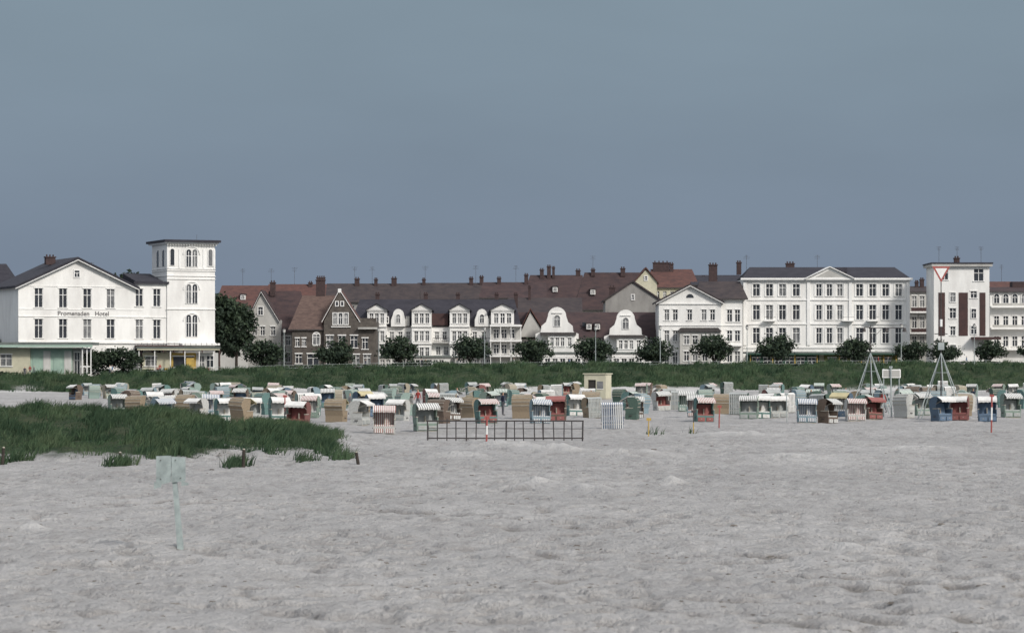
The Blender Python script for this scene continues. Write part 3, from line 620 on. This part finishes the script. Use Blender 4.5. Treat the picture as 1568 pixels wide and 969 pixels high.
for k,px,py,r in [('redstripe',588,663,.05),('red',456,656,-.3),('green',652,661,.3),('blueclosed',938,658,.0),('tealred',745,648,.4),('blue',827,648,.2),('brownred',852,646,-.1),('brown',672,648,2.6),('teal',427,648,.3),('tancl',515,646,2.8),('white',552,650,1.2),('tealred',1078,645,.2),('green',1147,641,-.2),('blue',1235,649,.0),('brown',1268,648,.9),('redstripe',1310,645,.1),('brownred',1336,643,.5),('teal',1165,640,.1),('bluesolid',1442,645,.6),('red',1470,643,-.3),('bluesolid',1512,646,-.1),('white',1385,640,2.3),('brown',972,640,.1),('white',1192,640,.2),('green',1410,636,.5),
    ('tancl',370,650,2.4),('teal',345,646,.4),('blue',250,646,.6),('white',302,644,-.6),('brown',690,643,.4),('tan',800,641,2.9),('green',1548,640,.2),('teal',880,636,.3),('tan',1105,634,3.0),('white',610,644,-.4),('green',180,634,.4),('tan',210,637,2.7),('blue',322,638,.1),('teal',478,638,.2),('bluesolid',575,640,.3),('tancl',720,640,2.5),('green',265,637,.3),('tan',285,640,2.8),('white',385,643,.2),('teal',235,634,.3)]:
    pchair(front[k],px,py,r,1.0)
tries=0; cnt=0
while cnt<200 and tries<7000:
    tries+=1
    py=604+38*random.random()**1.35; px=random.uniform(115 if py<615 else (170 if py<630 else 240),1640)
    if px>1150 and py>628 and random.random()<.3: continue
    x,y=at(px,py)
    if any((x-a)**2+((y-b3)*.45)**2<2.0**2 for a,b3 in placed): continue
    if 885<px<940 and py<618: continue
    a,me=random.choice(CHW); r=random.gauss(.1,.5) if random.random()<.45 else random.uniform(0,6.28)
    pchair(me,px,py,r,random.uniform(.94,1.07)); cnt+=1
# ---------------------------------------------------------------- beach objects
x0,D=at(655,675); k=D/F; mb=MB(); x1=(892-CX)*k
zz=lambda x: float(terr(x,D))
for i in range(17):
    x=x0+(x1-x0)*i/16+ (random.uniform(-.05,.05) if 0<i<16 else 0); z=zz(x); r=.036 if i%4==0 else .028; mb.tube((x,D,z-.1),(x+random.uniform(-.04,.04),D,1.0),r,metal,6)
    if i%4==0: mb.tube((x,D,.04+z),(x,D+.7,.04+z),.03,metal,6); mb.tube((x,D+.7,z),(x,D,.9),.025,metal,6); mb.tube((x,D-.35,z+.03),(x,D,z+.03),.03,metal,6)
for h in (.98,.14): mb.tube((x0-.05,D,h),(x1+.05,D,h),.036,metal,6)
mb.tube((x0,D,.62),(x1,D,.60),.018,metal,6)
mb.obj('metal_railing_rack')
def pole(px,yt,yb,r,mats,name='marker_pole'):
    x,D=at(px,yb); h=(yb-yt)*D/F; z=float(terr(x,D)); mb=MB(); n=len(mats)
    for i,mm in enumerate(mats): mb.tube((0,0,h*i/n-.1*(i==0)),(0,0,h*(i+1)/n),r,mm,6)
    mb.box(-.12,.12,-.02,.02,h-.12,h+.02,mats[-1]); o=mb.obj(name,(x,D,z)); o.rotation_euler=(random.uniform(-.03,.03),random.uniform(-.03,.03),0)
pole(745,640,680,.045,[redp,trim,redp]); pole(1101,622,656,.04,[redp,redp]); pole(1518,604,662,.045,[redp,trim,redp]); pole(436,606,655,.04,[metal,redp]); pole(993,640,668,.03,[yellow]); pole(1205,600,645,.03,[lmetal]); pole(1365,563,640,.05,[lmetal]); pole(1062,626,662,.03,[yellow,metal])
x,D=at(1365,640); mb=MB(); mb.box(-.65,.65,-.04,.04,2.75,3.35,trim); mb.box(-.58,.58,-.055,-.04,2.82,3.28,lgray)
for sx in (-.55,.55): mb.tube((sx,.06,-.1),(sx,.06,3.4),.04,lmetal,6)
mb.obj('notice_board',(x+.02,D+.12,float(terr(x,D))))
def tripod(px,yb,yapex,ytop,name,extra):
    x,D=at(px,yb); k=D/F; z=float(terr(x,D)); A=(0,0,CZ+(HY-yapex)*k-z); T=(0,0,CZ+(HY-ytop)*k-z); mb=MB()
    AN=(-.2,.45,2.3,3.4,4.712)
    for a in AN:
        q=(1.75*math.cos(a),1.75*math.sin(a),-.1); mb.tube(q,A,.042,lmetal,6,.032)
    for f in (.35,.7):
        R=[(1.75*(1-f)*math.cos(a),1.75*(1-f)*math.sin(a),A[2]*f) for a in AN]
        for i in range(5): mb.tube(R[i],R[(i+1)%5],.018,lmetal,4)
    mb.tube((0,0,A[2]*.3),T,.05,metal,6,.03)
    extra(mb,A,T,k); mb.obj(name,(x,D,z))
def ex1(mb,A,T,k):
    mb.tube((-.15,0,T[2]-.25),(2.6,0,T[2]-.25),.03,metal,6); mb.tube((-.5,0,T[2]-.2),(0,0,T[2]-.2),.03,metal,6)
    for x in (-.5,2.6,1.2): mb.tube((x,0,T[2]-.25),(x,0,T[2]-.55),.10,metal,8,.16)
    mb.tube((0,0,T[2]-1.2),(.9,0,T[2]-.3),.02,metal,4)
tripod(1333,634,540,497,'lamp_mast_tripod',ex1)
def ex2(mb,A,T,k):
    z=T[2]; w=.62; O=[(-w,z),(w,z),(0,z-1.1)]; I=[(-w*.68,z-.12),(w*.68,z-.12),(0,z-.88)]
    for i in range(3):
        j=(i+1)%3; a=[O[i],O[j],I[j],I[i]]; mb.loft([(p[0],-.08,p[1]) for p in a],[(p[0],-.04,p[1]) for p in a],redp)
    mb.loft([(p[0],-.07,p[1]) for p in I],[(p[0],-.05,p[1]) for p in I],trim)
    mb.tube((-.45,0,A[2]+1.3),(.45,0,A[2]+1.3),.03,metal,6); mb.box(-.2,.2,-.15,.1,A[2]+.2,A[2]+.7,lmetal); mb.tube((0,0,A[2]+1.8),(0,0,A[2]+2.3),.09,trim,6)
tripod(1441,642,540,408,'warning_sign_mast',ex2)
# lifeguard hut
x,D=at(911,612); mb=MB(); w=1.25
mb.box(-w,w,0,2.0,0,.25,wood); mb.box(-w,-w+.45,0,.08,.25,2.6,cream); mb.box(w-1.15,w,0,.08,.25,2.6,cream); mb.box(-w+.45,w-1.15,0,.08,2.05,2.6,cream); mb.box(-w+.45,w-1.15,.0,.08,.25,.95,cream)
mb.box(-w,-w+.08,.081,2.0,.25,2.6,cream); mb.box(w-.08,w,.081,2.0,.25,2.6,cream); mb.box(-w+.081,w-.081,1.92,2.0,.25,2.6,cream); mb.box(-w+.09,w-.09,.1,1.9,.26,.3,dark)
mb.box(-w-.12,w+.12,-.12,2.15,2.605,2.70,cream); mb.box(.25,.95,-.03,0,1.2,1.9,curt); mb.box(.2,1.0,-.06,-.0301,1.12,1.18,trim); mb.box(-w+.5,w-1.2,.12,.16,.95,2.05,dark)
o=mb.obj('lifeguard_hut',(x,D,float(terr(x,D))-.05)); o.rotation_euler=(0,0,-.35); o.scale=(1,1,1.12)
# foreground sign
x,D=at(277,836); z=float(terr(x,D)); mb=MB()
mb.loft([(-.06,-.05,-.15),(.07,-.05,-.15),(.07,.05,-.15),(-.06,.05,-.15)],[(-.20,-.04,1.78),(-.12,-.04,1.78),(-.12,.04,1.78),(-.20,.04,1.78)],aqua)
def pan(x0,x1,zl0,zr0,zl1,zr1,y0,y1,m=aqua): mb.loft([(x0,y0,zl0),(x1,y0,zr0),(x1,y0,zr1),(x0,y0,zl1)],[(x0,y1,zl0),(x1,y1,zr0),(x1,y1,zr1),(x0,y1,zl1)],m)
pan(-.18,.10,1.33,1.36,1.85,1.84,-.075,-.045); pan(-.49,-.19,1.26,1.34,1.86,1.87,-.07,-.045); pan(.02,.16,1.26,1.28,1.36,1.33,-.11,-.078)
pan(-.53,-.38,1.20,1.24,1.34,1.36,-.10,-.072); pan(-.45,.09,1.45,1.47,1.50,1.52,-.044,.02); pan(-.45,.09,1.70,1.70,1.75,1.75,-.044,.02)
for q in ((-.4,1.78),(-.1,1.78),(-.4,1.4),(0,1.42)): mb.tube((q[0],-.09,q[1]),(q[0],-.07,q[1]),.012,metal,6)
mb.obj('weathered_signpost',(x,D,z))
for px,yt,yb,ln in [(550,694,712,-.25),(372,688,716,.05),(184,684,706,0),(3,686,712,.1)]:
    x,D=at(px,yb); z=float(terr(x,D)); x,D=at(px,yb,z); h=(yb-yt)*D/F; z=float(terr(x,D)); mb=MB(); mb.tube((0,0,-.2),(ln*h,0,h),.07,bark,7,.055); mb.tube((ln*h,0,h),(ln*h+.01,0,h+.04),.055,wood,7,.03); mb.obj('wooden_post',(x,D,z))
# ---------------------------------------------------------------- people
skin=mk('skin',(.45,.28,.20),None,5,obj=True); hair=mk('hair',(.06,.04,.03),None,5,obj=True)
cl=[mk('cloth_navy',(.03,.035,.06),None,5,obj=True),mk('cloth_white',(.6,.6,.58),None,5,obj=True),mk('cloth_red',(.35,.06,.05),None,5,obj=True),mk('cloth_grey',(.14,.14,.15),None,5,obj=True),mk('cloth_blue',(.10,.18,.32),None,5,obj=True)]
def person(stride,arm,top,bot,short=False):
    J=[((0,0,.95),.125),((0,0,1.15),.12),((0,0,1.38),.14),((0,0,1.50),.055),((0,-.01,1.60),.085),((0,-.01,1.70),.075)]
    E=[(0,1),(1,2),(2,3),(3,4),(4,5)]
    for sx in (-1,1):
        s=sx*stride; b=len(J)
        J+= [((sx*.09,0,.88),.095),((sx*.10,-s*.5-.02,.5),.062),((sx*.10,-s+ (.05 if s<0 else 0),.09),.042),((sx*.11,-s-.14,.04),.038)]
        E+= [(0,b),(b,b+1),(b+1,b+2),(b+2,b+3)]
        b=len(J); a=-sx*arm
        J+= [((sx*.19,0,1.40),.055),((sx*.24,-a*.3+.02,1.14),.042),((sx*.25,-a-.03,.90),.032),((sx*.25,-a-.06,.80),.028)]
        E+= [(2,b),(b,b+1),(b+1,b+2),(b+2,b+3)]
    me=bpy.data.meshes.new('p'); me.from_pydata([j[0] for j in J],E,[]); o=bpy.data.objects.new('p',me); scn.collection.objects.link(o)
    o.modifiers.new('s','SKIN')
    for i,j in enumerate(J): me.skin_vertices[0].data[i].radius=(j[1],j[1]*.85)
    me.skin_vertices[0].data[0].use_root=True
    ss=o.modifiers.new('u','SUBSURF'); ss.levels=1; ss.render_levels=1
    dg=bpy.context.evaluated_depsgraph_get(); r=bpy.data.meshes.new_from_object(o.evaluated_get(dg)); bpy.data.objects.remove(o)
    r.name='person'; r.materials.clear()
    for m2 in (top,bot,skin,hair,metal): r.materials.append(m2)
    for p in r.polygons:
        c2=p.center; i=0
        if c2.z>1.52: i=3 if (c2.z>1.68 or c2.y>.02) else 2
        elif c2.z>1.46 and abs(c2.x)<.08: i=2
        elif abs(c2.x)>.2 and c2.z<.88: i=2
        elif abs(c2.x)<.19 and c2.z<.98: i=1
        if c2.z<.08: i=4
        if short and .08<=c2.z<.6: i=2
        p.material_index=i; p.use_smooth=True
    return r
ps=[person(0,.0,cl[0],cl[3]),person(.28,.18,cl[1],cl[0]),person(-.25,.15,cl[2],cl[3]),person(.2,.1,cl[4],cl[1],True),person(.02,.05,cl[3],cl[0])]
for i,(px,D,s,r) in enumerate([(38,424,1,.3),(46,424.5,.96,-.4),(52,425,.9,1.4),(168,431,1,1.5),(172,431.5,.95,1.4),(645,459,1,1.6),(652,459,.95,1.5),(700,460,1,-1.5),(787,460,1,1.5),(872,461,1,-1.5),(1160,463,1,1.2),(1345,464,1,1.5),(1360,464,.97,-1.6),(1055,462,.95,-1.5),(1480,465,1,1.5),(560,458,1,1.6),(245,437,.97,0)]):
    place(ps[(i*2)%5],'person',px,D,s,rot=r)
for i,(px,py,r) in enumerate([(905,628,.3),(1242,628,1),(770,637,2),(1352,632,-1),(536,634,1.2),(700,622,.4),(1295,620,.2),(1490,626,2.2),(640,628,-.7)]):
    x,y=at(px,py); o=bpy.data.objects.new('person',ps[(i*2+1)%5]); scn.collection.objects.link(o); o.location=(x,y,float(terr(x,y))-.01); o.rotation_euler=(0,0,r)
# ---------------------------------------------------------------- light, world, camera
EL,AZ=36,42   # sun behind the camera, to its right
sd=bpy.data.lights.new('sun','SUN'); sd.energy=2.6; sd.angle=math.radians(8); sd.color=(1,.97,.92); so=bpy.data.objects.new('sun',sd); scn.collection.objects.link(so)
dirv=Vector((math.sin(math.radians(AZ))*math.cos(math.radians(EL)),-math.cos(math.radians(AZ))*math.cos(math.radians(EL)),math.sin(math.radians(EL))))
so.rotation_euler=dirv.to_track_quat('Z','Y').to_euler()
w=bpy.data.worlds.new('World'); scn.world=w; w.use_nodes=True; nt=w.node_tree; N=nt.nodes; L=nt.links
for n in list(N): N.remove(n)
out=N.new('ShaderNodeOutputWorld'); sky=N.new('ShaderNodeTexSky'); sky.sky_type='NISHITA'; sky.sun_disc=False; sky.sun_elevation=math.radians(EL); sky.sun_rotation=math.radians(180-AZ); sky.dust_density=3
b1=N.new('ShaderNodeBackground'); b1.inputs[1].default_value=.08; L.new(sky.outputs[0],b1.inputs[0])
b2=N.new('ShaderNodeBackground'); b2.inputs[0].default_value=(.66,.67,.67,1); b2.inputs[1].default_value=.85
add=N.new('ShaderNodeAddShader'); L.new(b1.outputs[0],add.inputs[0]); L.new(b2.outputs[0],add.inputs[1])
tc=N.new('ShaderNodeTexCoord'); sp=N.new('ShaderNodeSeparateXYZ'); L.new(tc.outputs['Generated'],sp.inputs[0])
def mrn(a,b): 
    r=N.new('ShaderNodeMapRange'); r.inputs[1].default_value=a; r.inputs[2].default_value=b; L.new(sp.outputs[2],r.inputs[0]); r.interpolation_type='SMOOTHSTEP'; return r.outputs[0]
mx=N.new('ShaderNodeMix'); mx.data_type='RGBA'; L.new(mrn(0.0,.135),mx.inputs[0]); mx.inputs[6].default_value=(.188,.233,.310,1); mx.inputs[7].default_value=(.220,.288,.348,1)
mp=N.new('ShaderNodeMapping'); mp.inputs['Scale'].default_value=(1,1,3.5); L.new(tc.outputs['Generated'],mp.inputs[0])
nn=N.new('ShaderNodeTexNoise'); nn.inputs['Scale'].default_value=5; nn.inputs['Detail'].default_value=8; L.new(mp.outputs[0],nn.inputs[0])
r2=N.new('ShaderNodeMapRange'); r2.inputs[1].default_value=.3; r2.inputs[2].default_value=.7; r2.inputs[3].default_value=.95; r2.inputs[4].default_value=1.06; L.new(nn.outputs[0],r2.inputs[0])
b3=N.new('ShaderNodeBackground'); L.new(mx.outputs[2],b3.inputs[0]); L.new(r2.outputs[0],b3.inputs[1])
ms=N.new('ShaderNodeMixShader'); L.new(mrn(.16,.5),ms.inputs[0]); L.new(b3.outputs[0],ms.inputs[1]); L.new(add.outputs[0],ms.inputs[2]); L.new(ms.outputs[0],out.inputs[0])
cam=bpy.data.cameras.new('camera'); co=bpy.data.objects.new('camera',cam); scn.collection.objects.link(co); co.location=(0,0,CZ); co.rotation_euler=(math.radians(90),0,0)
cam.sensor_width=36; cam.lens=36*F/1568; cam.shift_y=(HY-484.5)/1568; cam.clip_end=20000; cam.clip_start=.5
cam.dof.use_dof=True; cam.dof.focus_distance=160; cam.dof.aperture_fstop=2.8
scn.camera=co
scn.view_settings.view_transform='Standard'; scn.view_settings.look='None'; scn.view_settings.exposure=0
